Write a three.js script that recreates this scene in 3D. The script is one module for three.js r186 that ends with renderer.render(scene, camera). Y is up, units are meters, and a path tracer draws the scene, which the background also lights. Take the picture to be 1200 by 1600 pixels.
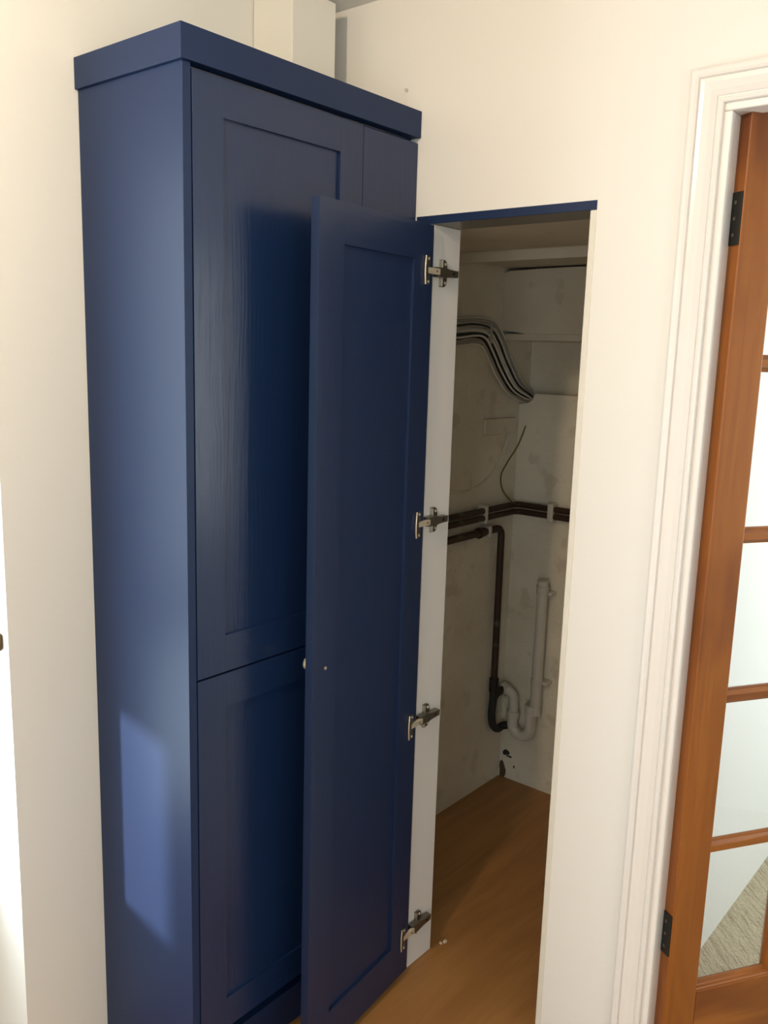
import * as THREE from 'three';
import { RoundedBoxGeometry } from 'three/addons/geometries/RoundedBoxGeometry.js';
import { mergeGeometries } from 'three/addons/utils/BufferGeometryUtils.js';
import { RectAreaLightUniformsLib } from 'three/addons/lights/RectAreaLightUniformsLib.js';

// ---------------------------------------------------------------- camera, light, exposure
const scene = new THREE.Scene();
const V = (x, y, z) => new THREE.Vector3(x, y, z);
const EYE = V(-1.61286, 1.57674, 1.5734);
const FW = V(0.759598, -0.17919, -0.625222), RT = V(0.639293, 0.028862, 0.768421), UP = V(0.119648, 0.983391, -0.136478);
const FOCAL = 1360.8;
const camera = new THREE.PerspectiveCamera(2 * Math.atan(800 / FOCAL) * 180 / Math.PI, 0.75, 0.03, 100);
camera.position.copy(EYE);
camera.quaternion.setFromRotationMatrix(new THREE.Matrix4().makeBasis(RT, UP, FW.clone().negate()));
scene.add(camera);

const renderer = new THREE.WebGLRenderer({ antialias: true });
renderer.toneMapping = THREE.LinearToneMapping;
renderer.toneMappingExposure = 0.61;
renderer.shadowMap.enabled = true;
RectAreaLightUniformsLib.init();

scene.background = new THREE.Color().setRGB(0.75, 0.85, 0.95);   // pale, even sky

const sun = new THREE.DirectionalLight(new THREE.Color(1, 0.97, 0.92), 15);
const SUN_DIR = V(0.909, -0.078, 0.416).normalize();
sun.position.copy(V(-0.64, 0.6, 0.2).addScaledVector(SUN_DIR, -6));
sun.target.position.set(-0.64, 0.6, 0.2);
sun.castShadow = true;
sun.shadow.radius = 6;
sun.shadow.mapSize.set(2048, 2048);
Object.assign(sun.shadow.camera, { left: -3, right: 3, top: 3, bottom: -3, near: 0.5, far: 14 });
scene.add(sun, sun.target);

function areaLight(color, intensity, w, h, at, to) {
  const l = new THREE.RectAreaLight(color, intensity, w, h);
  l.position.copy(at); l.lookAt(to); scene.add(l); return l;
}
const DAY = new THREE.Color().setRGB(0.77, 0.93, 1.0);
areaLight(DAY, 7.5, 0.70, 0.98, V(-1.25, 1.49, -0.13), V(-1.25, 1.49, 1));     // glazed garden door, upper light
areaLight(DAY, 13.0, 0.70, 0.44, V(-1.25, 0.66, -0.13), V(-1.25, 0.66, 1));     // glazed garden door, lower light
areaLight(DAY, 1.4, 1.5, 1.1, V(-1.7, 1.5, 3.17), V(-1.7, 1.5, 0));             // fill light at the added window opposite the cabinet
areaLight(DAY, 2.7, 1.3, 1.70, V(-3.17, 1.02, 2.2), V(0, 1.02, 2.2));            // fill light at the added rear window, brightens the closet
areaLight(new THREE.Color().setRGB(0.93, 1.0, 1.0), 9.0, 1.4, 1.2, V(1.6, 1.4, 2.36), V(1.6, 1.4, 0)); // hall window

// ---------------------------------------------------------------- helpers
let seed = 7;
const rnd = () => { seed = (seed * 1664525 + 1013904223) >>> 0; return seed / 4294967296; };
const used = {};
function numbered(n) { if (!(n in used)) { used[n] = 0; return n; } used[n]++; return n + '_' + String(used[n]).padStart(3, '0'); }
const ray = (px, py) => FW.clone().addScaledVector(RT, (px - 600) / FOCAL).addScaledVector(UP, -(py - 800) / FOCAL);
const onX = (px, py, x) => { const d = ray(px, py); return EYE.clone().addScaledVector(d, (x - EYE.x) / d.x); };
const onZ = (px, py, z) => { const d = ray(px, py); return EYE.clone().addScaledVector(d, (z - EYE.z) / d.z); };

function boxUV(g, swap = false) {             // texture coordinates in metres from the dominant face direction
  const p = g.attributes.position, n = g.attributes.normal, uv = new Float32Array(p.count * 2);
  for (let i = 0; i < p.count; i++) {
    const ax = Math.abs(n.getX(i)), ay = Math.abs(n.getY(i)), az = Math.abs(n.getZ(i));
    let u, v;
    if (az >= ax && az >= ay) { u = p.getX(i); v = p.getY(i); } else if (ax >= ay) { u = p.getZ(i); v = p.getY(i); } else { u = p.getX(i); v = p.getZ(i); }
    uv[2 * i] = swap ? v : u; uv[2 * i + 1] = swap ? u : v;
  }
  g.setAttribute('uv', new THREE.BufferAttribute(uv, 2));
  return g;
}
function bx(x0, x1, y0, y1, z0, z1, r = 0, swap = false) {
  const w = x1 - x0, h = y1 - y0, d = z1 - z0;
  const g = r > 0 ? new RoundedBoxGeometry(w, h, d, 2, Math.min(r, w / 2.01, h / 2.01, d / 2.01)) : new THREE.BoxGeometry(w, h, d);
  g.translate((x0 + x1) / 2, (y0 + y1) / 2, (z0 + z1) / 2);
  return boxUV(g, swap);
}
function cyl(r0, r1, h, at, axis = 'y', seg = 20) {
  const g = new THREE.CylinderGeometry(r1, r0, h, seg);
  if (axis === 'x') g.rotateZ(-Math.PI / 2); if (axis === 'z') g.rotateX(Math.PI / 2);
  g.translate(at.x, at.y, at.z); return g;
}
function tube(points, r, seg = 60, rad = 10, tension = 0.5) {
  const c = new THREE.CatmullRomCurve3(points, false, 'catmullrom', tension);
  const g = new THREE.TubeGeometry(c, seg, r, rad, false);
  const len = c.getLength(), uv = g.attributes.uv;
  for (let i = 0; i < uv.count; i++) uv.setXY(i, uv.getX(i) * len, uv.getY(i) * r * 6.28);
  return g;
}
function merge(list) { return list.length === 1 ? list[0] : mergeGeometries(list.map(g => (g.index ? g.toNonIndexed() : g))); }
function part(name, geos, m, parent, label) {
  const o = new THREE.Mesh(merge(Array.isArray(geos) ? geos : [geos]), m);
  o.name = numbered(name); o.castShadow = o.receiveShadow = true; parent.add(o);
  if (label) o.userData.label = label;
  return o;
}
function sub(name, parent, x = 0, y = 0, z = 0) { const o = new THREE.Group(); o.name = numbered(name); o.position.set(x, y, z); parent.add(o); return o; }
function tag(o, label, category, group, kind) { Object.assign(o.userData, { label, category }); if (group) o.userData.group = group; if (kind) o.userData.kind = kind; return o; }
function thing(name, label, category, at = [0, 0, 0], turn = 0, group, kind) {
  const o = sub(name, scene, ...at); o.rotation.y = turn; return tag(o, label, category, group, kind);
}
function struct(name, geos, m, label, category) { const o = part(name, geos, m, scene); return tag(o, label, category, null, 'structure'); }

// seeded, tiling value noise
function noiseGrid(n) { const a = new Float32Array(n * n); for (let i = 0; i < n * n; i++) a[i] = rnd(); return a; }
const NG = 128, grid = noiseGrid(NG);
function vnoise(x, y, px, py) {
  const xi = Math.floor(x), yi = Math.floor(y), fx = x - xi, fy = y - yi, sx = fx * fx * (3 - 2 * fx), sy = fy * fy * (3 - 2 * fy);
  const g = (i, j) => grid[((((i % px) + px) % px) % NG) + ((((j % py) + py) % py) % NG) * NG];
  return (g(xi, yi) * (1 - sx) + g(xi + 1, yi) * sx) * (1 - sy) + (g(xi, yi + 1) * (1 - sx) + g(xi + 1, yi + 1) * sx) * sy;
}
function fbm(u, v, fx, fy, oct = 4) { let s = 0, a = 0.5, t = 0; for (let o = 0; o < oct; o++) { s += a * vnoise(u * fx + o * 17, v * fy + o * 31, fx, fy); t += a; a *= 0.5; fx *= 2; fy *= 2; } return s / t; }
function tex(w, h, fn, srgb, metresU, metresV) {
  const d = new Uint8Array(w * h * 4);
  for (let j = 0; j < h; j++) for (let i = 0; i < w; i++) {
    const c = fn(i / w, j / h), k = 4 * (i + j * w);
    d[k] = Math.max(0, Math.min(255, c[0])); d[k + 1] = Math.max(0, Math.min(255, c[1])); d[k + 2] = Math.max(0, Math.min(255, c[2])); d[k + 3] = 255;
  }
  const t = new THREE.DataTexture(d, w, h); t.wrapS = t.wrapT = THREE.RepeatWrapping;
  t.magFilter = THREE.LinearFilter; t.minFilter = THREE.LinearMipmapLinearFilter; t.generateMipmaps = true;
  if (srgb) t.colorSpace = THREE.SRGBColorSpace;
  t.repeat.set(1 / metresU, 1 / metresV); t.needsUpdate = true; return t;
}
const grey = f => (u, v) => { const g = 255 * f(u, v); return [g, g, g]; };
const mixc = (a, b, t) => [a[0] + (b[0] - a[0]) * t, a[1] + (b[1] - a[1]) * t, a[2] + (b[2] - a[2]) * t];

// ---------------------------------------------------------------- materials
const lin = (r, g, b) => new THREE.Color().setRGB(r, g, b);
const mat = (color, roughness, extra = {}) => new THREE.MeshStandardMaterial({ color, roughness, ...extra });
const rollerBump = tex(512, 512, grey((u, v) => fbm(u, v, 64, 64, 3)), false, 0.6, 0.6);
const M = {};
M.wall = mat(lin(0.82, 0.80, 0.765), 0.62, { bumpMap: rollerBump, bumpScale: 0.00015 });
M.wallLeft = mat(lin(0.81, 0.80, 0.76), 0.6, { bumpMap: rollerBump, bumpScale: 0.00015 });
M.ceiling = mat(lin(0.80, 0.78, 0.74), 0.9);
M.gloss = mat(lin(0.82, 0.785, 0.755), 0.22);
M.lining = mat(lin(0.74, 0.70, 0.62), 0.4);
M.boxing = mat(lin(0.80, 0.78, 0.72), 0.55);
M.melamine = mat(lin(0.80, 0.78, 0.75), 0.4);
const grainBump = tex(512, 1024, grey((u, v) => {
  const w = fbm(u, v, 6, 3, 3), l = fbm(u + 0.12 * w, v, 90, 5, 3), f = fbm(u, v, 128, 16, 2);
  return 0.35 + 0.5 * Math.pow(l, 1.4) - 0.35 * (f > 0.6 ? (f - 0.6) * 2.5 : 0);
}), false, 0.3, 1.1);
const BLUE = lin(0.008, 0.0225, 0.074);       // one paint for the cabinet, the head board edge and the closet door
M.blue = mat(BLUE, 0.28, { bumpMap: grainBump, bumpScale: 0.0004 });
M.blueFlat = new THREE.MeshPhysicalMaterial({ color: BLUE, roughness: 0.46, specularIntensity: 0.6 });
M.blueDoor = mat(BLUE, 0.36, { bumpMap: grainBump, bumpScale: 0.0003 });
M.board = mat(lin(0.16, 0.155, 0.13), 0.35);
M.nickel = mat(lin(0.52, 0.49, 0.42), 0.3, { metalness: 1 });
M.nickelDark = mat(lin(0.22, 0.20, 0.165), 0.38, { metalness: 0.9 });
M.bright = mat(lin(0.82, 0.74, 0.58), 0.28, { metalness: 0.55 });
M.iron = mat(lin(0.018, 0.017, 0.014), 0.6, { metalness: 0.3 });
const dirtyMap = (a, b, c) => tex(512, 512, (u, v) => {
  const n = fbm(u, v, 5, 5, 5), s = fbm(u + 0.3, v, 18, 18, 4);
  let col = mixc(a, b, Math.max(0, Math.min(1, (n - 0.35) * 2.4)));
  if (s > 0.66) col = mixc(col, c, Math.min(0.3, (s - 0.66) * 3));
  return col;
}, true, 1.3, 1.3);
M.closet = mat(0xffffff, 0.85, { map: dirtyMap([228, 221, 204], [212, 203, 182], [176, 164, 138]), bumpMap: rollerBump, bumpScale: 0.002 });
M.timberPaint = mat(0xffffff, 0.7, { map: dirtyMap([220, 212, 194], [204, 194, 172], [168, 156, 130]), bumpMap: grainBump, bumpScale: 0.0006 });
const floorMap = tex(1024, 1024, (u, v) => {
  const w = fbm(u, v, 3, 3, 4), g = fbm(u, v + 0.06 * w, 5, 60, 4), f = fbm(u, v, 12, 128, 2);
  let c = mixc([172, 124, 72], [154, 107, 60], Math.max(0, Math.min(1, (g - 0.3) * 2)));
  c = mixc(c, [120, 76, 38], Math.max(0, (f - 0.55)) * 0.5);
  return mixc(c, [184, 136, 82], Math.max(0, w - 0.5) * 0.9);
}, true, 1.4, 1.4);
M.floor = mat(lin(0.95, 0.93, 0.90), 0.45, { map: floorMap });
const pineMap = tex(1024, 2048, (u, v) => {
  const w = fbm(u, v, 4, 4, 4), b = fbm(u + 0.05 * w, v, 14, 3, 4);
  const ring = 0.5 + 0.5 * Math.sin((u * 26 + w * 7) * 6.283), f = fbm(u, v, 120, 10, 3);
  let c = mixc([190, 124, 58], [150, 88, 34], ring * 0.14 + (b - 0.4) * 0.9 + 0.1);
  c = mixc(c, [116, 62, 26], Math.max(0, (fbm(u + 0.37, v + 0.2, 5, 6, 4) - 0.55)) * 3.2);
  return mixc(c, [128, 74, 32], Math.max(0, f - 0.55) * 0.9);
}, true, 0.7, 2.3);
M.pine = mat(lin(0.68, 0.59, 0.40), 0.38, { map: pineMap });
M.pineEdge = mat(lin(0.8, 0.72, 0.62), 0.5, { map: pineMap });
M.glass = new THREE.MeshPhysicalMaterial({ color: 0xffffff, roughness: 0.02, transmission: 1, thickness: 0, ior: 1.5 });
const pipeMap = tex(256, 256, (u, v) => {
  const n = fbm(u, v, 6, 6, 4), g = fbm(u + 0.5, v + 0.2, 9, 9, 4);
  let c = mixc([74, 48, 34], [48, 33, 25], n);
  if (g > 0.62) c = mixc(c, [84, 96, 82], Math.min(0.8, (g - 0.62) * 6));
  return c;
}, true, 0.5, 0.5);
M.copper = mat(0xffffff, 0.55, { map: pipeMap, metalness: 0.25 });
M.pvc = mat(lin(0.62, 0.58, 0.50), 0.5);
M.pvcNut = mat(lin(0.58, 0.54, 0.46), 0.6);
M.clip = mat(lin(0.60, 0.56, 0.48), 0.6);
M.cable = mat(lin(0.72, 0.68, 0.59), 0.65);
M.cableGrey = mat(lin(0.34, 0.31, 0.26), 0.7);
M.rubber = mat(lin(0.02, 0.019, 0.017), 0.7);
M.earth = mat(lin(0.16, 0.14, 0.025), 0.55);
M.carpet = mat(0xffffff, 0.95, { map: tex(512, 512, (u, v) => { const n = fbm(u + v, v, 100, 14, 2), s = fbm(u, v, 70, 70, 2); return mixc([206, 194, 168], [142, 130, 106], n * 0.55 + s * 0.3 + (n > 0.66 ? 0.25 : 0)); }, true, 0.5, 0.5), bumpMap: tex(512, 512, grey((u, v) => fbm(u, v, 96, 96, 2)), false, 0.5, 0.5), bumpScale: 0.004 });
M.hall = mat(lin(0.80, 0.82, 0.80), 0.8);
M.plaster = mat(lin(0.62, 0.5, 0.36), 0.9);
M.brick = mat(lin(0.10, 0.062, 0.038), 0.95);
M.upvc = mat(lin(0.84, 0.84, 0.82), 0.3);
M.bronze = mat(lin(0.10, 0.06, 0.03), 0.4, { metalness: 0.7 });
M.opal = mat(lin(0.9, 0.86, 0.76), 0.4, { emissive: lin(1, 0.82, 0.58), emissiveIntensity: 2 });
M.blind = mat(lin(0.85, 0.85, 0.82), 0.8, { emissive: lin(0.95, 1, 0.97), emissiveIntensity: 1.6 });  // emissive, so the added blinds glow as if daylit
M.blindHall = mat(lin(0.85, 0.85, 0.85), 0.8, { emissive: lin(0.93, 1, 1), emissiveIntensity: 1.6 });
M.patio = mat(lin(0.42, 0.41, 0.38), 0.9);

// ---------------------------------------------------------------- the room shell
const CEIL = 2.355;
struct('floor', bx(-3.2, 1.3, -0.08, 0, -0.04, 3.2), M.floor, 'smooth orange-brown wood floor running into the open closet', 'floor');
struct('ceiling', bx(-3.2, 0.1, CEIL, CEIL + 0.1, -0.1, 3.3), M.ceiling, 'plain white ceiling above the blue cabinet', 'ceiling');
// left wall (z = 0) with the garden door opening, its reveal at x = -0.83
const DX0 = -1.72, DX1 = -0.83, DH = 2.06;
{
  const s = new THREE.Shape([[-3.2, 0], [DX0, 0], [DX0, DH], [DX1, DH], [DX1, 0], [0, 0], [0, CEIL], [-3.2, CEIL]].map(p => new THREE.Vector2(...p)));
  const g = new THREE.ExtrudeGeometry(s, { depth: 0.25, bevelEnabled: false }); g.translate(0, 0, -0.25);
  struct('wall_left', g, M.wallLeft, 'cream painted wall beside and behind the blue cabinet', 'wall');
}
// wall with the closet opening and the pine door opening (x = 0 .. 0.10)
const OZ0 = 0.341, OZ1 = 0.757, OH = 1.88, JZ0 = 0.9745, JZ1 = 1.84, JH = 2.033;
{
  const pts = [[0, 0], [OZ0, 0], [OZ0, OH], [OZ1, OH], [OZ1, 0], [JZ0, 0], [JZ0, JH], [JZ1, JH], [JZ1, 0], [3.2, 0], [3.2, CEIL], [0, CEIL]];
  const s = new THREE.Shape(pts.map(p => new THREE.Vector2(-p[0], p[1])).reverse());
  const g = new THREE.ExtrudeGeometry(s, { depth: 0.1, bevelEnabled: false }); g.rotateY(Math.PI / 2);
  struct('wall_right', g, M.wall, 'cream wall pierced by the closet opening and the pine door', 'wall');
}
{
  const s = new THREE.Shape([[0.25, 0], [-3.4, 0], [-3.4, CEIL], [0.25, CEIL]].map(p => new THREE.Vector2(...p)));
  s.holes.push(new THREE.Path([[-1.5, 0.12], [-2.9, 0.12], [-2.9, 1.95], [-1.5, 1.95]].map(p => new THREE.Vector2(...p))));
  const g = new THREE.ExtrudeGeometry(s, { depth: 0.2, bevelEnabled: false }); g.rotateY(Math.PI / 2); g.translate(-3.4, 0, 0);
  struct('wall_rear', g, M.wall, 'white wall with an added window facing the closet opening', 'wall');
  const w = thing('window_3', 'unseen window with glowing pale blind added to brighten the closet', 'window', [0, 0, 0], 0, null, 'structure');  // unseen, added to send daylight into the closet
  part('frame', [bx(-3.31, -3.25, 0.12, 0.18, 1.5, 2.9), bx(-3.31, -3.25, 1.89, 1.95, 1.5, 2.9), bx(-3.31, -3.25, 0.18, 1.89, 1.5, 1.56), bx(-3.31, -3.25, 0.18, 1.89, 2.84, 2.9)], M.upvc, w);
  part('blind', bx(-3.224, -3.22, 0.15, 1.92, 1.53, 2.87), M.blind, w);
}
{
  const s = new THREE.Shape([[-3.3, 0], [0.1, 0], [0.1, CEIL], [-3.3, CEIL]].map(p => new THREE.Vector2(...p)));
  s.holes.push(new THREE.Path([[-2.5, 0.9], [-2.5, 2.1], [-0.9, 2.1], [-0.9, 0.9]].map(p => new THREE.Vector2(...p))));
  const g = new THREE.ExtrudeGeometry(s, { depth: 0.2, bevelEnabled: false }); g.translate(0, 0, 3.2);
  struct('wall_front', g, M.wall, 'white wall with an added window opposite the blue cabinet front', 'wall');
}
{
  const w = thing('window_1', 'unseen window with glowing pale blind added as fill light', 'window', [0, 0, 0], 0, null, 'structure');  // unseen, added to light the left wall and cabinet front
  part('frame', [bx(-2.5, -0.9, 0.9, 0.96, 3.25, 3.31), bx(-2.5, -0.9, 2.04, 2.1, 3.25, 3.31), bx(-2.5, -2.44, 0.96, 2.04, 3.25, 3.31), bx(-0.96, -0.9, 0.96, 2.04, 3.25, 3.31)], M.upvc, w);
  part('blind', bx(-2.46, -0.94, 0.94, 2.06, 3.22, 3.224), M.blind, w);
}
struct('ground', bx(-14, 6, -0.2, -0.1, -16, -0.25), M.patio, 'pale paved ground outside the garden door', 'ground');

// garden door in the left wall: only its reveal and latch keep show at the picture's edge
{
  const w = thing('door_2', 'white garden door with glass set in a deep reveal', 'door', [0, 0, 0], 0, null, 'structure');
  const z0 = -0.2, z1 = -0.14;
  part('stile', bx(DX0, -1.6, 0, DH, z0, z1), M.upvc, w);
  part('stile', bx(-0.9, DX1, 0, DH, z0, z1), M.upvc, w);
  part('rail', bx(-1.6, -0.9, 0, 0.44, z0, z1), M.upvc, w);
  part('rail', bx(-1.6, -0.9, 0.885, 0.985, z0, z1), M.upvc, w);
  part('rail', bx(-1.6, -0.9, 1.99, DH, z0, z1), M.upvc, w);
  part('pane', bx(-1.6, -0.9, 0.44, 0.885, -0.172, -0.168), M.glass, w);
  part('blind', bx(-1.6, -0.9, 0.985, 1.99, -0.172, -0.168), M.blind, w, 'pale glowing blind added to keep the sun out');  // added over the upper opening to block the low sun
  part('latch_keep', bx(-0.842, -0.829, 0.985, 1.02, -0.052, -0.02, 0.006), M.bronze, w, 'dark bronze latch keep');
}

// ---------------------------------------------------------------- the tall blue cabinet
const CW = 0.6437, CD = 0.3146;
function shaker(parent, w, h, t, stile, top, bot, m, double) {   // local origin: lower left of the visible face, thickness towards -z
  const b = 0.00025, rec = double ? 0.006 : 0.0065;
  part('stile', bx(0, stile, 0, h, -t, 0, b), m, parent);
  part('stile', bx(w - stile, w, 0, h, -t, 0, b), m, parent);
  part('rail', bx(stile, w - stile, 0, bot, -t, 0, b / 2, true), m, parent);
  part('rail', bx(stile, w - stile, h - top, h, -t, 0, b / 2, true), m, parent);
  part('panel', bx(stile - 0.004, w - stile + 0.004, bot - 0.004, h - top + 0.004, -t + (double ? rec : 0.003), -rec), m, parent);
}
{
  const c = thing('tall_cabinet', 'tall narrow dark blue shaker cabinet with flat cornice against the cream wall', 'cabinet');
  part('side_panel', bx(-CW, -CW + 0.018, 0, 2.046, 0.001, CD, 0.0012), M.blueFlat, c);
  part('carcass', [bx(-CW + 0.018, -0.001, 0.1, 0.118, 0.002, CD - 0.024), bx(-CW + 0.018, -0.001, 2.028, 2.046, 0.002, CD - 0.0225), bx(-CW + 0.018, -0.001, 0.118, 2.028, 0.002, 0.012), bx(-0.19, -0.172, 0.118, 2.028, 0.012, CD - 0.024)], M.blueFlat, c);
  part('filler_panel', bx(-0.1835, -0.0012, 0.163, 2.036, CD - 0.02, CD - 0.0006, 0.0012), M.blue, c);
  part('plinth', bx(-CW + 0.018, -0.001, 0, 0.156, CD - 0.06, CD - 0.045), M.blueFlat, c);
  const d1 = sub('upper_door', c, -0.6235, 0.9565, CD);
  shaker(d1, 0.4378, 1.08, 0.02, 0.068, 0.064, 0.074, M.blue);
  const d2 = sub('lower_door', c, -0.6235, 0.164, CD);
  shaker(d2, 0.4378, 0.7885, 0.02, 0.068, 0.07, 0.07, M.blue);
  const k = sub('cornice', c);
  const board = pts => boxUV(new THREE.ExtrudeGeometry(new THREE.Shape(pts.map(p => new THREE.Vector2(p[0], -p[1]))), { depth: 0.0548, bevelEnabled: true, bevelSize: 0.0004, bevelThickness: 0.0004, bevelOffset: -0.0004, bevelSegments: 1 }).rotateX(-Math.PI / 2).translate(0, 2.0464, 0), true);
  const oX = -CW - 0.0063, iX = -CW + 0.0225, oZ = CD + 0.0063, iZ = CD - 0.0225;     // boards meet in a mitre at the corner
  part('front_board', board([[oX, oZ], [-0.001, oZ], [-0.001, iZ], [iX, iZ]]), M.blueFlat, k);
  part('side_board', board([[oX, 0.001], [oX, oZ], [iX, iZ], [iX, 0.001]]), M.blueFlat, k);
}
{
  const b = part('pipe_boxing', bx(-0.207, -0.073, 2.0465, 2.339, 0.002, 0.125, 0.002), M.boxing, scene);
  tag(b, 'narrow white boxing standing on top of the blue cabinet', 'pipe boxing');
}
{
  const n = part('screw_head', cyl(0.004, 0.0034, 0.005, onX(635, 141, -0.0025), 'x', 14), M.clip, scene);
  tag(n, 'small painted screw head in the wall right of the cabinet cornice', 'screw');
}

// ---------------------------------------------------------------- the closet opening
{
  const h = thing('trim_1', 'board with blue painted edge across the head of the closet opening', 'lining', [0, 0, 0], 0, null, 'structure');
  part('blue_edge', bx(-0.0006, 0.004, 1.8625, OH, 0.3165, OZ1, 0.0006, true), M.blueFlat, h, 'blue painted edge strip');
  part('board', bx(0.004, 0.106, 1.8628, OH, OZ0, OZ1, 0.0004, true), M.board, h, 'bare grey board underside');
}
struct('trim_2', bx(0.0123, 0.1125, 0, 1.8622, OZ0, 0.359, 0.0008), M.melamine, 'white board lining the hinge side of the closet opening', 'lining');
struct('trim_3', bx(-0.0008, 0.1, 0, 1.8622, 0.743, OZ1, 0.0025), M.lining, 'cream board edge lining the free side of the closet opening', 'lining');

// open closet door, hinged on the white lining board
const HINGE = V(-0.01245, 0, 0.37556), DDIR = V(-0.994652, 0, 0.10328);
const closetDoor = thing('closet_door', 'narrow dark blue closet door standing open on four silver hinges', 'door', [HINGE.x, 0.02, HINGE.z], Math.atan2(-DDIR.z, DDIR.x));
{
  const g = sub('leaf', closetDoor, 0, 0, 0.0195);
  shaker(g, 0.4075, 1.836, 0.0195, 0.0775, 0.077, 0.1, M.blueDoor, true);
  const knob = part('knob', new THREE.LatheGeometry([[0, 0], [0.007, 0], [0.006, 0.006], [0.006, 0.012], [0.010, 0.016], [0.014, 0.022], [0.013, 0.028], [0.008, 0.031], [0, 0.032]].map(p => new THREE.Vector2(...p)), 24).rotateX(Math.PI / 2).translate(0.368, 0.922, 0.0195), M.bright, closetDoor, 'small polished metal knob');
  part('knob_screw', [cyl(0.0036, 0.0028, 0.002, V(0.368, 0.922, -0.001), 'z', 14)], M.bright, closetDoor, 'bright screw head');
}
scene.updateMatrixWorld(true);
function hinge(y) {
  const h = sub('hinge', closetDoor); scene.updateMatrixWorld(true);
  const inv = closetDoor.matrixWorld.clone().invert();
  const W = g => g.applyMatrix4(inv);                 // given in room coordinates, kept in the door's
  const Y = y - 0.02;
  // cup flange on the door face: tall plate with a raised curved rim
  const fl = new THREE.Shape(); fl.moveTo(0.007, -0.030); fl.lineTo(0.0225, -0.030); fl.quadraticCurveTo(0.0285, 0, 0.0225, 0.030); fl.lineTo(0.007, 0.030); fl.quadraticCurveTo(0.004, 0, 0.007, -0.030);
  const fg = new THREE.ExtrudeGeometry(fl, { depth: 0.0018, bevelEnabled: true, bevelSize: 0.0006, bevelThickness: 0.0006, bevelSegments: 2, curveSegments: 12 });
  part('cup_plate', [fg.translate(0.011, Y, -0.0026)], M.nickelDark, h);
  part('cup_rim', tube([V(0.0335, Y - 0.0305, -0.003), V(0.0365, Y - 0.015, -0.0038), V(0.0375, Y, -0.004), V(0.0365, Y + 0.015, -0.0038), V(0.0335, Y + 0.0305, -0.003)], 0.0016, 24, 8), M.bright, h);
  for (const s of [-1, 1]) part('screw', cyl(0.0032, 0.0026, 0.002, V(0.0235, Y + s * 0.0245, -0.004), 'z', 12), M.bright, h);
  // bright link between the cup and the arm
  part('link', [W(bx(-0.037, 0.010, y - 0.0065, y + 0.007, 0.3725, 0.3815, 0.0018))], M.bright, h);
  part('link_rivet', W(cyl(0.0024, 0.0022, 0.0012, V(-0.004, y + 0.0005, 0.382), 'z', 12)), M.nickelDark, h);
  // arm body on the lining board
  const arm = new THREE.Shape([[0.006, -0.0095], [0.036, -0.0105], [0.050, -0.0075], [0.081, -0.0065], [0.082, 0.0065], [0.050, 0.0075], [0.036, 0.0105], [0.006, 0.0095]].map(p => new THREE.Vector2(p[0], y + p[1])));
  part('arm', W(new THREE.ExtrudeGeometry(arm, { depth: 0.0145, bevelEnabled: true, bevelSize: 0.001, bevelThickness: 0.001, bevelSegments: 2 }).translate(0, 0, 0.3635)), M.nickelDark, h);
  part('arm_slot', W(bx(0.060, 0.068, y - 0.0032, y + 0.0032, 0.3785, 0.3796, 0.0005)), M.iron, h);
  // mounting plate wings
  const wing = new THREE.Shape(); wing.moveTo(0.034, y - 0.029); wing.lineTo(0.047, y - 0.029); wing.quadraticCurveTo(0.056, y - 0.026, 0.056, y - 0.015); wing.lineTo(0.056, y + 0.015); wing.quadraticCurveTo(0.056, y + 0.026, 0.047, y + 0.029); wing.lineTo(0.034, y + 0.029);
  part('mounting_plate', W(new THREE.ExtrudeGeometry(wing, { depth: 0.0045, bevelEnabled: true, bevelSize: 0.0008, bevelThickness: 0.0008, bevelSegments: 2 }).translate(0, 0, 0.3602)), M.nickelDark, h);
  for (const s of [-1, 1]) {
    part('plate_tab', W(bx(0.0325, 0.0365, y + s * 0.0195 - 0.009, y + s * 0.0195 + 0.009, 0.3595, 0.370, 0.0012)), M.nickel, h);
    part('screw', W(cyl(0.0036, 0.003, 0.0025, V(0.0485, y + s * 0.0205, 0.3665), 'z', 12)), M.bright, h);
  }
}
for (const y of [1.759, 1.189, 0.692, 0.12]) hinge(y);

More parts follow.
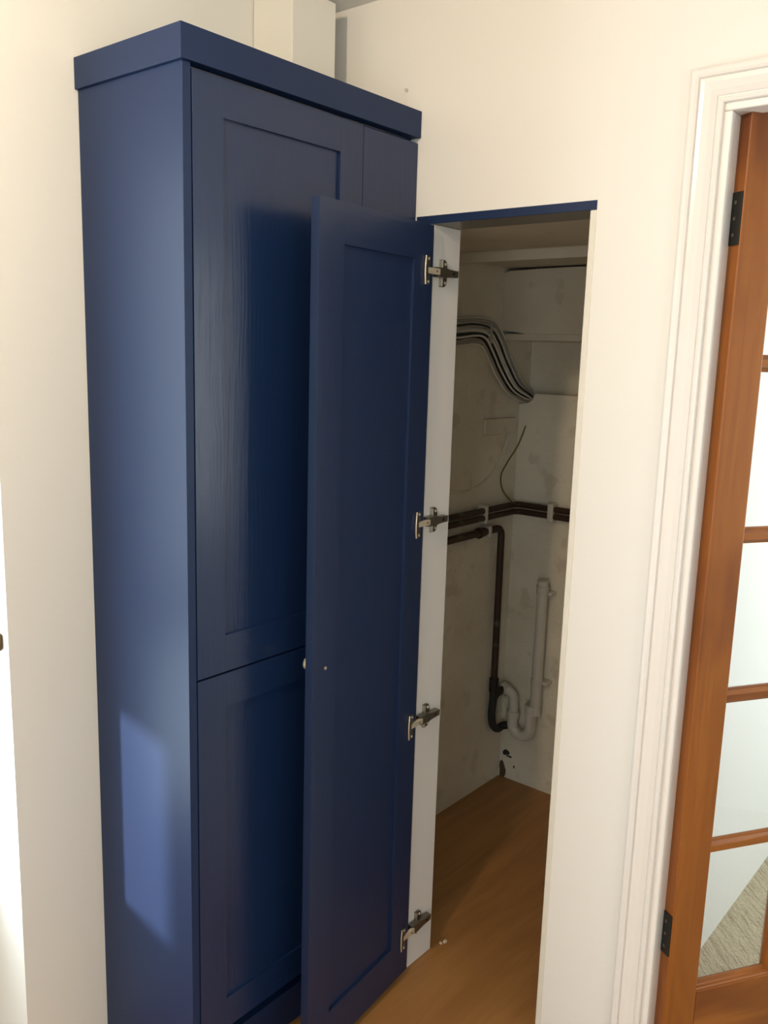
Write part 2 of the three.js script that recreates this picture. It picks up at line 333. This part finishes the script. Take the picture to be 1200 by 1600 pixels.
// ---------------------------------------------------------------- inside the closet under the stairs
const ZL = -0.04, XB = 1.084;
struct('wall_closet_left', bx(0.1, 1.35, 0, CEIL, ZL - 0.1, ZL), M.closet, 'grubby white plaster wall carrying cables and pipes in the closet', 'wall');
struct('wall_closet_right', bx(0.1, 1.35, 0, CEIL, 0.80, 0.914), M.hall, 'white partition between the closet and the hall', 'wall');
{
  const s = new THREE.Shape([[0.80, 0], [ZL, 0], [ZL, 1.415], [-0.012, 1.418], [0.012, 1.43], [0.02, 1.453], [0.80, 1.453]].map(p => new THREE.Vector2(-p[0], p[1])));
  const g = new THREE.ExtrudeGeometry(s, { depth: 0.06, bevelEnabled: false }); g.rotateY(Math.PI / 2); g.translate(XB, 0, 0);
  const w = struct('wall_closet_back', g, M.closet, 'grubby white plaster wall at the back of the closet', 'wall');
  const blob = (cz, cy, rz, ry, n, sd) => { const sh = new THREE.Shape(); for (let i = 0; i < n; i++) { const a = i / n * 6.283, k = 0.95 + 0.2 * Math.sin(a * 2 + sd) + 0.12 * Math.sin(a * 3 + sd * 2); const x = -(cz + Math.cos(a) * rz * k), y = cy + Math.sin(a) * ry * k; i ? sh.lineTo(x, y) : sh.moveTo(x, y); } sh.closePath(); const b = new THREE.ExtrudeGeometry(sh, { depth: 0.003, bevelEnabled: false }); b.rotateY(Math.PI / 2); b.translate(XB - 0.0025, 0, 0); return b; };
  part('hole_shade_patch', [blob(-0.012, 0.102, 0.013, 0.013, 14, 1), blob(0.002, 0.090, 0.012, 0.004, 9, 2)], M.rubber, w, 'flat dark patch painted for the shade in a plaster hole');  // flat dark blobs paint the shade inside a hole
  part('bare_patch', [blob(-0.024, 0.028, 0.016, 0.032, 14, 4)], M.brick, w, 'bare brown patch at the foot of the wall');
  part('plaster_chip', [blob(0.026, 0.055, 0.003, 0.006, 8, 3)], M.brick, w);
}
struct('wall_closet_rear', bx(1.15, 1.35, 0, CEIL, ZL, 0.80), M.closet, 'back of a painted stair riser above the closet ledge', 'stair riser');
struct('ceiling_closet', bx(0.1, 0.69, 1.886, 1.92, ZL, 0.80), M.timberPaint, 'dull painted boards over the front of the closet', 'ceiling');
struct('trim_4', bx(0.655, 0.682, 1.855, 1.886, ZL, 0.80, 0.002).applyMatrix4(new THREE.Matrix4().makeTranslation(0, 0, 0)), M.timberPaint, 'painted timber batten under the closet ceiling boards', 'batten');
struct('trim_5', bx(0.69, 0.96, 1.868, 1.9, ZL, 0.80), M.timberPaint, 'painted underside of the upper stair tread in the closet', 'stair tread');
{ // upper riser: its lower left corner lifts off the tread
  const s = new THREE.Shape([[ZL, 1.665], [0.0, 1.660], [0.052, 1.6535], [0.80, 1.6535], [0.80, 1.861], [0.2, 1.862], [-0.02, 1.858], [ZL, 1.852]].map(p => new THREE.Vector2(-p[0], p[1])));
  const g = new THREE.ExtrudeGeometry(s, { depth: 0.018, bevelEnabled: false }); g.rotateY(Math.PI / 2); g.translate(0.945, 0, 0);
  struct('trim_6', g, M.timberPaint, 'back of the upper painted stair riser with cracked top joint', 'stair riser');
}
struct('trim_7', bx(0.949, 1.152, 1.632, 1.6533, ZL, 0.80, 0.001), M.timberPaint, 'painted underside of the lower stair tread in the closet', 'stair tread');

// cables clipped to the closet's left wall
{
  const b = thing('cable_bundle', 'bundle of paint-flecked white cables, with black strands for the shaded gaps, sweeping down the closet wall into a hole', 'cables');
  const outer = [[690, 497], [718, 497], [745, 497], [772, 503], [786, 522], [798, 556], [815, 594], [832, 614], [842, 617]];
  const inner = [[690, 542], [718, 540], [738, 536], [753, 540], [764, 562], [778, 592], [796, 617], [822, 628], [841, 623]];
  const n = 11;
  for (let i = 0; i < n; i++) {
    const t = i / (n - 1), off = (rnd() - 0.5) * 2.2, ph = rnd() * 6;
    const pts = outer.map((o, k) => {
      const q = inner[k], last = k >= outer.length - 1, f = last ? 0 : off + Math.sin(ph + k * 1.1) * 1.3;
      const px = o[0] + (q[0] - o[0]) * t + f * 0.5, py = o[1] + (q[1] - o[1]) * t + f;
      const z = -0.031 + (i % 2) * 0.007 + (k > 4 ? 0.006 * (k - 4) : 0);
      return last ? V(1.125, 1.436 + (rnd() - 0.5) * 0.014, -0.014 + rnd() * 0.022) : onZ(px, py, z);
    });
    part('cable', tube(pts, 0.0032 + rnd() * 0.0008, 70, 8), [3, 6, 8].includes(i) ? M.rubber : (i === 1 || i === 9 ? M.cableGrey : M.cable), b);  // black strands imitate the shaded gaps between the white cables
  }
  for (const [px, py] of [[768, 520]]) { const c = onZ(px, py, -0.02); part('cable_clip', bx(c.x - 0.006, c.x + 0.006, c.y - 0.035, c.y + 0.035, ZL, -0.017, 0.003), M.cableGrey, b); }
}
{
  const w = part('earth_wire', tube([onZ(829, 634, -0.006), onZ(823, 660, -0.01), onZ(810, 694, -0.012), onZ(793, 722, -0.02), onZ(783, 742, -0.028), onZ(784, 762, -0.026), onZ(793, 777, -0.02), onZ(806, 789, -0.008)], 0.0027, 80, 8), M.earth, scene);
  tag(w, 'thin green and yellow earth wire dangling from the cable hole to the pipes', 'wire');
}
{
  const a = onZ(757, 655, -0.035), c = onZ(812, 675, -0.035);
  const o = part('wall_block', bx(a.x, 1.045, c.y, a.y, ZL, ZL + 0.013, 0.003), M.timberPaint, scene);
  tag(o, 'small white painted wooden block fixed to the closet wall below the cables', 'block');
  const w = part('painted_cable', tube([onZ(797, 674, -0.036), onZ(788, 700, -0.037), onZ(775, 730, -0.037), onZ(757, 752, -0.037), onZ(738, 765, -0.037), onZ(718, 769, -0.037), onZ(690, 765, -0.037)], 0.0042, 60, 8), M.closet, scene);
  tag(w, 'single painted-over cable curving down from the small wall block', 'cable');
}
// copper pipes
function corner(path, r, rad = 0.028) {          // straight runs with rounded elbows
  const cp = new THREE.CurvePath();
  let prev = path[0].clone();
  for (let i = 1; i < path.length; i++) {
    if (i === path.length - 1) { cp.add(new THREE.LineCurve3(prev, path[i])); break; }
    const din = path[i].clone().sub(path[i - 1]).normalize(), dout = path[i + 1].clone().sub(path[i]).normalize();
    const a = path[i].clone().addScaledVector(din, -rad), b = path[i].clone().addScaledVector(dout, rad);
    cp.add(new THREE.LineCurve3(prev, a)); cp.add(new THREE.QuadraticBezierCurve3(a, path[i], b)); prev = b;
  }
  const pts = []; for (const c of cp.curves) { const k = c.type === 'LineCurve3' ? 6 : 8; for (let j = 0; j < k; j++) pts.push(c.getPoint(j / k)); } pts.push(path[path.length - 1].clone());
  const poly = new THREE.CatmullRomCurve3(pts, false, 'catmullrom', 0.3);
  const g = new THREE.TubeGeometry(poly, pts.length * 5, r, 14, false), L = poly.getLength(), uv = g.attributes.uv;
  for (let i = 0; i < uv.count; i++) uv.setXY(i, uv.getX(i) * L, uv.getY(i) * 0.08);
  return g;
}
const pipes = 'pipes around the closet corner';
for (const [y, off, lab] of [[1.0605, 0.024, 'upper of two brown copper pipes running side by side round the closet corner'], [1.0355, 0.026, 'lower of two brown copper pipes running side by side round the closet corner']]) {
  const p = part('copper_pipe', corner([V(0.12, y, ZL + off), V(XB - off, y, ZL + off), V(XB - off, y + 0.001, 0.79)], 0.0105), M.copper, scene);
  tag(p, lab, 'pipe', pipes);
}
const zp = ZL + 0.022;
{
  const p = thing('copper_drop_pipe', 'brown pipe turning down the closet wall towards the waste trap', 'pipe');
  const a = onZ(781, 840, zp);
  part('pipe', corner([V(0.12, 0.985, zp), V(0.975, 0.985, zp), V(0.979, 0.40, zp)], 0.0125, 0.03), M.copper, p);
  part('fitting', [cyl(0.0155, 0.0155, 0.03, V(0.846, 0.985, zp), 'x', 20), cyl(0.0185, 0.0185, 0.008, V(0.832, 0.985, zp), 'x', 20)], M.copper, p);
  part('fitting', [cyl(0.017, 0.017, 0.05, V(0.979, 0.40, zp), 'y', 18)], M.iron, p);
}
function saddle(name, x, ys, label, onBack, z) {
  const g = [];
  if (!onBack) g.push(bx(x - 0.008, x + 0.008, ys[0] - 0.02, ys[1] + 0.02, ZL, ZL + 0.038, 0.004));
  else g.push(bx(XB - 0.04, XB, ys[0] - 0.02, ys[1] + 0.02, z - 0.011, z + 0.011, 0.004));
  tag(part(name, g, M.clip, scene), label, 'pipe clip', 'pipe clips');
}
saddle('pipe_clip', 0.853, [1.036, 1.060], 'white clip holding both copper pipes on the left closet wall');
saddle('pipe_clip', 0.882, [0.985, 0.985], 'white clip holding the turning drop pipe on the closet wall');
saddle('pipe_clip', 0, [1.036, 1.062], 'white clip holding both copper pipes on the back closet wall', true, 0.129);

// waste standpipe, trap and black pipe
{
  const w = thing('waste_pipe', 'white plastic waste standpipe with bent trap on the closet back wall', 'waste pipe');
  const x = 1.045, zs = 0.121, r = 0.0195;
  part('standpipe', [cyl(r, r, 0.50, V(x, 0.555, zs)), new THREE.TorusGeometry(r - 0.002, 0.002, 8, 28).rotateX(Math.PI / 2).translate(x, 0.805, zs)], M.pvc, w);
  part('socket', [cyl(r + 0.003, r + 0.004, 0.03, V(x, 0.772, zs))], M.pvcNut, w);
  part('socket', [cyl(r + 0.002, r + 0.003, 0.022, V(x, 0.43, zs))], M.pvcNut, w);
  part('pipe_bracket', bx(x, XB, 0.425, 0.437, zs + 0.004, zs + 0.04, 0.002), M.clip, w);
  part('pipe_bracket', bx(x, XB, 0.755, 0.766, zs + 0.004, zs + 0.036, 0.002), M.clip, w);
  const zl = 0.031, yb = 0.245, mid = (zs - 0.018 + zl) / 2;
  part('trap_nut', [cyl(0.0265, 0.0265, 0.03, V(x, 0.322, zs - 0.012)), cyl(0.0275, 0.0275, 0.005, V(x, 0.337, zs - 0.012))], M.pvcNut, w);
  const arc = []; const zr = zs - 0.016; for (let i = 0; i <= 14; i++) { const a = Math.PI * i / 14; arc.push(V(x, yb - Math.sin(a) * (zr - zl) / 2 * 0.95, (zr + zl) / 2 + Math.cos(a) * (zr - zl) / 2)); }
  part('trap_bend', tube([V(x, 0.33, zr), V(x, 0.28, zr), ...arc, V(x, 0.28, zl), V(x, 0.30, zl)], 0.0205, 80, 18), M.pvc, w);
  part('trap_nut', [cyl(0.025, 0.025, 0.026, V(x, 0.282, zl))], M.pvcNut, w);
  part('elbow', tube([V(x, 0.285, zl), V(x, 0.325, zl), V(x, 0.352, zl - 0.006), V(x, 0.366, zl - 0.026), V(x - 0.004, 0.372, zl - 0.055)], 0.0185, 40, 18), M.pvc, w);
  part('trap_nut', [cyl(0.0245, 0.0245, 0.024, V(0, 0, 0), 'z').rotateX(0.25).translate(x - 0.002, 0.368, zl - 0.04)], M.pvcNut, w);
  part('black_pipe', [tube([V(0.979, 0.373, zp), V(0.979, 0.345, zp + 0.001), V(0.975, 0.29, zp), V(0.985, 0.245, zp + 0.001), V(1.01, 0.222, zp + 0.006), V(1.035, 0.228, zp + 0.014), V(1.045, 0.236, zl - 0.006)], 0.0145, 60, 14), tube([V(0.982, 0.352, zp), V(1.0, 0.362, zp), V(1.03, 0.37, -0.012)], 0.016, 24, 14)], M.rubber, w, 'black bent pipe joining the trap to the brown pipe');
}
// plaster crumbs on the floor
{
  const c = V(0.158, 0, 0.376);
  const g = new THREE.IcosahedronGeometry(0.006, 1).scale(1.4, 0.7, 0.9), p = g.attributes.position;
  for (let i = 0; i < p.count; i++) { const k = 0.85 + 0.3 * Math.abs(Math.sin(p.getX(i) * 900 + p.getY(i) * 700 + p.getZ(i) * 1100)); p.setXYZ(i, p.getX(i) * k, p.getY(i) * k, p.getZ(i) * k); }
  g.computeVertexNormals(); g.computeBoundingBox(); g.translate(0, -g.boundingBox.min.y, 0);
  const a = part('plaster_crumb', g, M.plaster, scene); a.position.copy(c); tag(a, 'larger pale crumb of plaster on the floor at the closet threshold', 'crumb', 'plaster crumbs');
  const b = part('plaster_crumb', g, M.plaster, scene); b.position.set(c.x - 0.012, 0, c.z - 0.006); b.scale.setScalar(0.7); b.rotation.y = 1.2; tag(b, 'smaller pale crumb of plaster on the floor at the closet threshold', 'crumb', 'plaster crumbs');
}

// ---------------------------------------------------------------- pine door, its frame and the hall
function moulding(profile, kind, zi, zo, H) {     // mitred architrave; profile: [distance out from the inner edge, projection]
  const n = profile.length, pos = [], idx = [];
  for (const [a, d] of profile) {
    const x = -d;
    if (kind === 'left') pos.push(x, 0, zi - a, x, H + a, zi - a);
    else if (kind === 'right') pos.push(x, H + a, zo + a, x, 0, zo + a);
    else pos.push(x, H + a, zi - a, x, H + a, zo + a);
  }
  for (let i = 0; i < n - 1; i++) { const a = 2 * i; idx.push(a, a + 1, a + 2, a + 1, a + 3, a + 2); }
  const g = new THREE.BufferGeometry(); g.setAttribute('position', new THREE.Float32BufferAttribute(pos, 3)); g.setIndex(idx);
  const h = g.toNonIndexed(); h.computeVertexNormals(); return boxUV(h);
}
{
  const prof = [[0.000, 0], [0.000, 0.007], [0.0015, 0.0095], [0.005, 0.0105], [0.008, 0.0095], [0.0095, 0.0065], [0.0115, 0.0065], [0.013, 0.009], [0.022, 0.0135], [0.034, 0.0165], [0.0405, 0.0172], [0.0412, 0.0142], [0.0425, 0.0142], [0.0445, 0.0185], [0.049, 0.0205], [0.056, 0.020], [0.0605, 0.017], [0.062, 0.013], [0.062, 0]];
  const a = thing('trim_8', 'glossy white moulded architrave around the pine door', 'architrave', [0, 0, 0], 0, null, 'structure');
  for (const k of ['left', 'head', 'right']) part(k === 'head' ? 'head_moulding' : 'leg_moulding', moulding(prof, k, 0.9875, 1.822, 2.0205), M.gloss, a);
  const l = thing('trim_9', 'white painted door lining beside the pine door', 'door lining', [0, 0, 0], 0, null, 'structure');
  part('jamb', [bx(-0.002, 0.047, 0, 2.0075, JZ0, 1.0015, 0.0025), bx(0.047, 0.1, 0, 2.0075, JZ0, 0.989, 0.001)], M.gloss, l);
  part('jamb', [bx(-0.002, 0.047, 0, 2.0075, 1.809, JZ1, 0.0025), bx(0.047, 0.1, 0, 2.0075, 1.822, JZ1, 0.001)], M.gloss, l);
  part('head', [bx(-0.002, 0.047, 2.0077, JH, JZ0, JZ1, 0.0025), bx(0.047, 0.1, 2.02, JH, JZ0, JZ1, 0.001)], M.gloss, l);
}
{
  const th = 58 * Math.PI / 180, t = 0.036;
  const d = thing('door_1', 'orange pine door with small glass panes standing ajar', 'door', [0.045, 0.006, 0.995], -(Math.PI / 2 - th), null, 'structure');
  const W = 0.762, H = 2.011, st = 0.078, pw = 0.1815, mu = 0.0307, y0 = 0.274, ph = 0.2975, pitch = 0.3285;
  part('hinge_stile', bx(0, st, 0, H, 0, t, 0.003), M.pine, d);
  part('lock_stile', bx(W - st, W, 0, H, 0, t, 0.003), M.pine, d);
  part('bottom_rail', bx(st, W - st, 0, y0 - 0.016, 0, t, 0.001, true), M.pine, d);
  const yTop = y0 + 4 * pitch + ph;
  part('top_rail', bx(st, W - st, yTop + 0.012, H, 0, t, 0.001, true), M.pine, d);
  // glazing bar section, moulded on both faces
  const sec = [[-0.016, 0.0165], [-0.016, 0.021], [-0.0125, 0.0225], [-0.012, 0.0255], [-0.0075, 0.031], [-0.0065, 0.034], [0.0065, 0.034], [0.0075, 0.031], [0.012, 0.0255], [0.0125, 0.0225], [0.016, 0.021], [0.016, 0.0165], [0.006, 0.003], [-0.006, 0.003]].map(p => new THREE.Vector2(...p));
  const bar = len => new THREE.ExtrudeGeometry(new THREE.Shape(sec), { depth: len, bevelEnabled: false });
  for (let r = 0; r < 4; r++) {                    // section x -> door y, extrusion -> door x
    const g = bar(W - 2 * st); g.applyMatrix4(new THREE.Matrix4().makeBasis(V(0, 1, 0), V(0, 0, 1), V(1, 0, 0))); g.translate(st, y0 + r * pitch + ph + (pitch - ph) / 2, 0);
    part('glazing_bar', boxUV(g, true), M.pine, d);
  }
  for (let c = 0; c < 2; c++) {
    const g = bar(yTop - y0 + 0.02); g.applyMatrix4(new THREE.Matrix4().makeBasis(V(-1, 0, 0), V(0, 0, 1), V(0, 1, 0))); g.translate(st + (c + 1) * pw + (c + 0.5) * mu, y0 - 0.01, 0);
    part('glazing_bar', boxUV(g), M.pine, d);
  }
  const bead = new THREE.Shape([[-0.018, 0.0165], [-0.018, 0.0345], [-0.013, 0.034], [-0.0115, 0.031], [-0.0075, 0.029], [-0.0065, 0.0255], [0, 0.021], [0, 0.0165]].map(p => new THREE.Vector2(...p)));
  { const g = new THREE.ExtrudeGeometry(bead, { depth: W - 2 * st, bevelEnabled: false }); g.applyMatrix4(new THREE.Matrix4().makeBasis(V(0, 1, 0), V(0, 0, 1), V(1, 0, 0))); g.translate(st, y0, 0); part('glazing_bead', boxUV(g, true), M.pine, d); }
  const pane = bx(0, pw, 0, ph, 0.0150, 0.0185);
  for (let r = 0; r < 5; r++) for (let c = 0; c < 3; c++) { const o = part('pane', pane, M.glass, d); o.position.set(st + c * (pw + mu), y0 + r * pitch, 0); }
  for (const y of [1.825, 0.402]) {
    const h = sub('hinge', d);
    part('hinge_leaf', bx(-0.003, 0.0005, y - 0.046, y + 0.046, 0.004, t - 0.002, 0.001), M.iron, h, 'black iron hinge leaf');
    part('hinge_knuckle', cyl(0.0055, 0.0055, 0.092, V(-0.004, y, 0.0), 'y', 14), M.iron, h);
    for (const k of [-0.028, 0, 0.028]) part('screw', cyl(0.0035, 0.003, 0.0015, V(-0.0035, y + k, 0.02), 'x', 10), M.nickelDark, h);
  }
}
// hall beyond the pine door
struct('floor_hall', bx(0.1, 4.2, -0.08, 0.004, 0.914, 2.5), M.carpet, 'beige flecked carpet in the hall behind the pine door', 'carpet');
struct('wall_hall_left', bx(1.35, 4.2, 0, CEIL, 0.80, 0.914), M.hall, 'bright white hall wall seen through the door glass', 'wall');
struct('wall_hall_end', bx(4.2, 4.3, 0, CEIL, 0.8, 2.6), M.hall, 'white end wall of the hall', 'wall');
struct('ceiling_hall', bx(0.1, 4.3, CEIL, CEIL + 0.1, -0.2, 2.6), M.ceiling, 'white hall ceiling', 'ceiling');
{
  const s = new THREE.Shape([[0.1, 0], [4.3, 0], [4.3, CEIL], [0.1, CEIL]].map(p => new THREE.Vector2(...p)));
  s.holes.push(new THREE.Path([[0.85, 0.75], [0.85, 2.05], [2.35, 2.05], [2.35, 0.75]].map(p => new THREE.Vector2(...p))));
  const g = new THREE.ExtrudeGeometry(s, { depth: 0.15, bevelEnabled: false }); g.translate(0, 0, 2.4);
  struct('wall_hall_right', g, M.hall, 'white hall wall with a window', 'wall');
  const w = thing('window_2', 'white framed hall window with a drawn pale blind', 'window', [0, 0, 0], 0, null, 'structure');
  part('frame', [bx(0.85, 2.35, 0.75, 0.8, 2.44, 2.5), bx(0.85, 2.35, 2.0, 2.05, 2.44, 2.5), bx(0.85, 0.9, 0.8, 2.0, 2.44, 2.5), bx(2.3, 2.35, 0.8, 2.0, 2.44, 2.5)], M.upvc, w);
  part('blind', bx(0.88, 2.32, 0.78, 2.02, 2.415, 2.419), M.blindHall, w);
}

// ---------------------------------------------------------------- ceiling lamp (its hard light reaches through the closet opening)
{
  const L = thing('ceiling_lamp', 'small round white ceiling lamp with warm light', 'lamp', [-1.5, CEIL, 0.739]);
  part('base', cyl(0.06, 0.065, 0.02, V(0, -0.01, 0), 'y', 32), M.upvc, L);
  part('globe', new THREE.SphereGeometry(0.042, 28, 20).scale(1, 0.75, 1).translate(0, -0.05, 0), M.opal, L);
  const p = new THREE.PointLight(lin(1, 0.78, 0.52), 4.7);
  p.position.set(0, -0.05, 0); p.castShadow = true; p.shadow.radius = 2; L.add(p);
}

renderer.render(scene, camera);
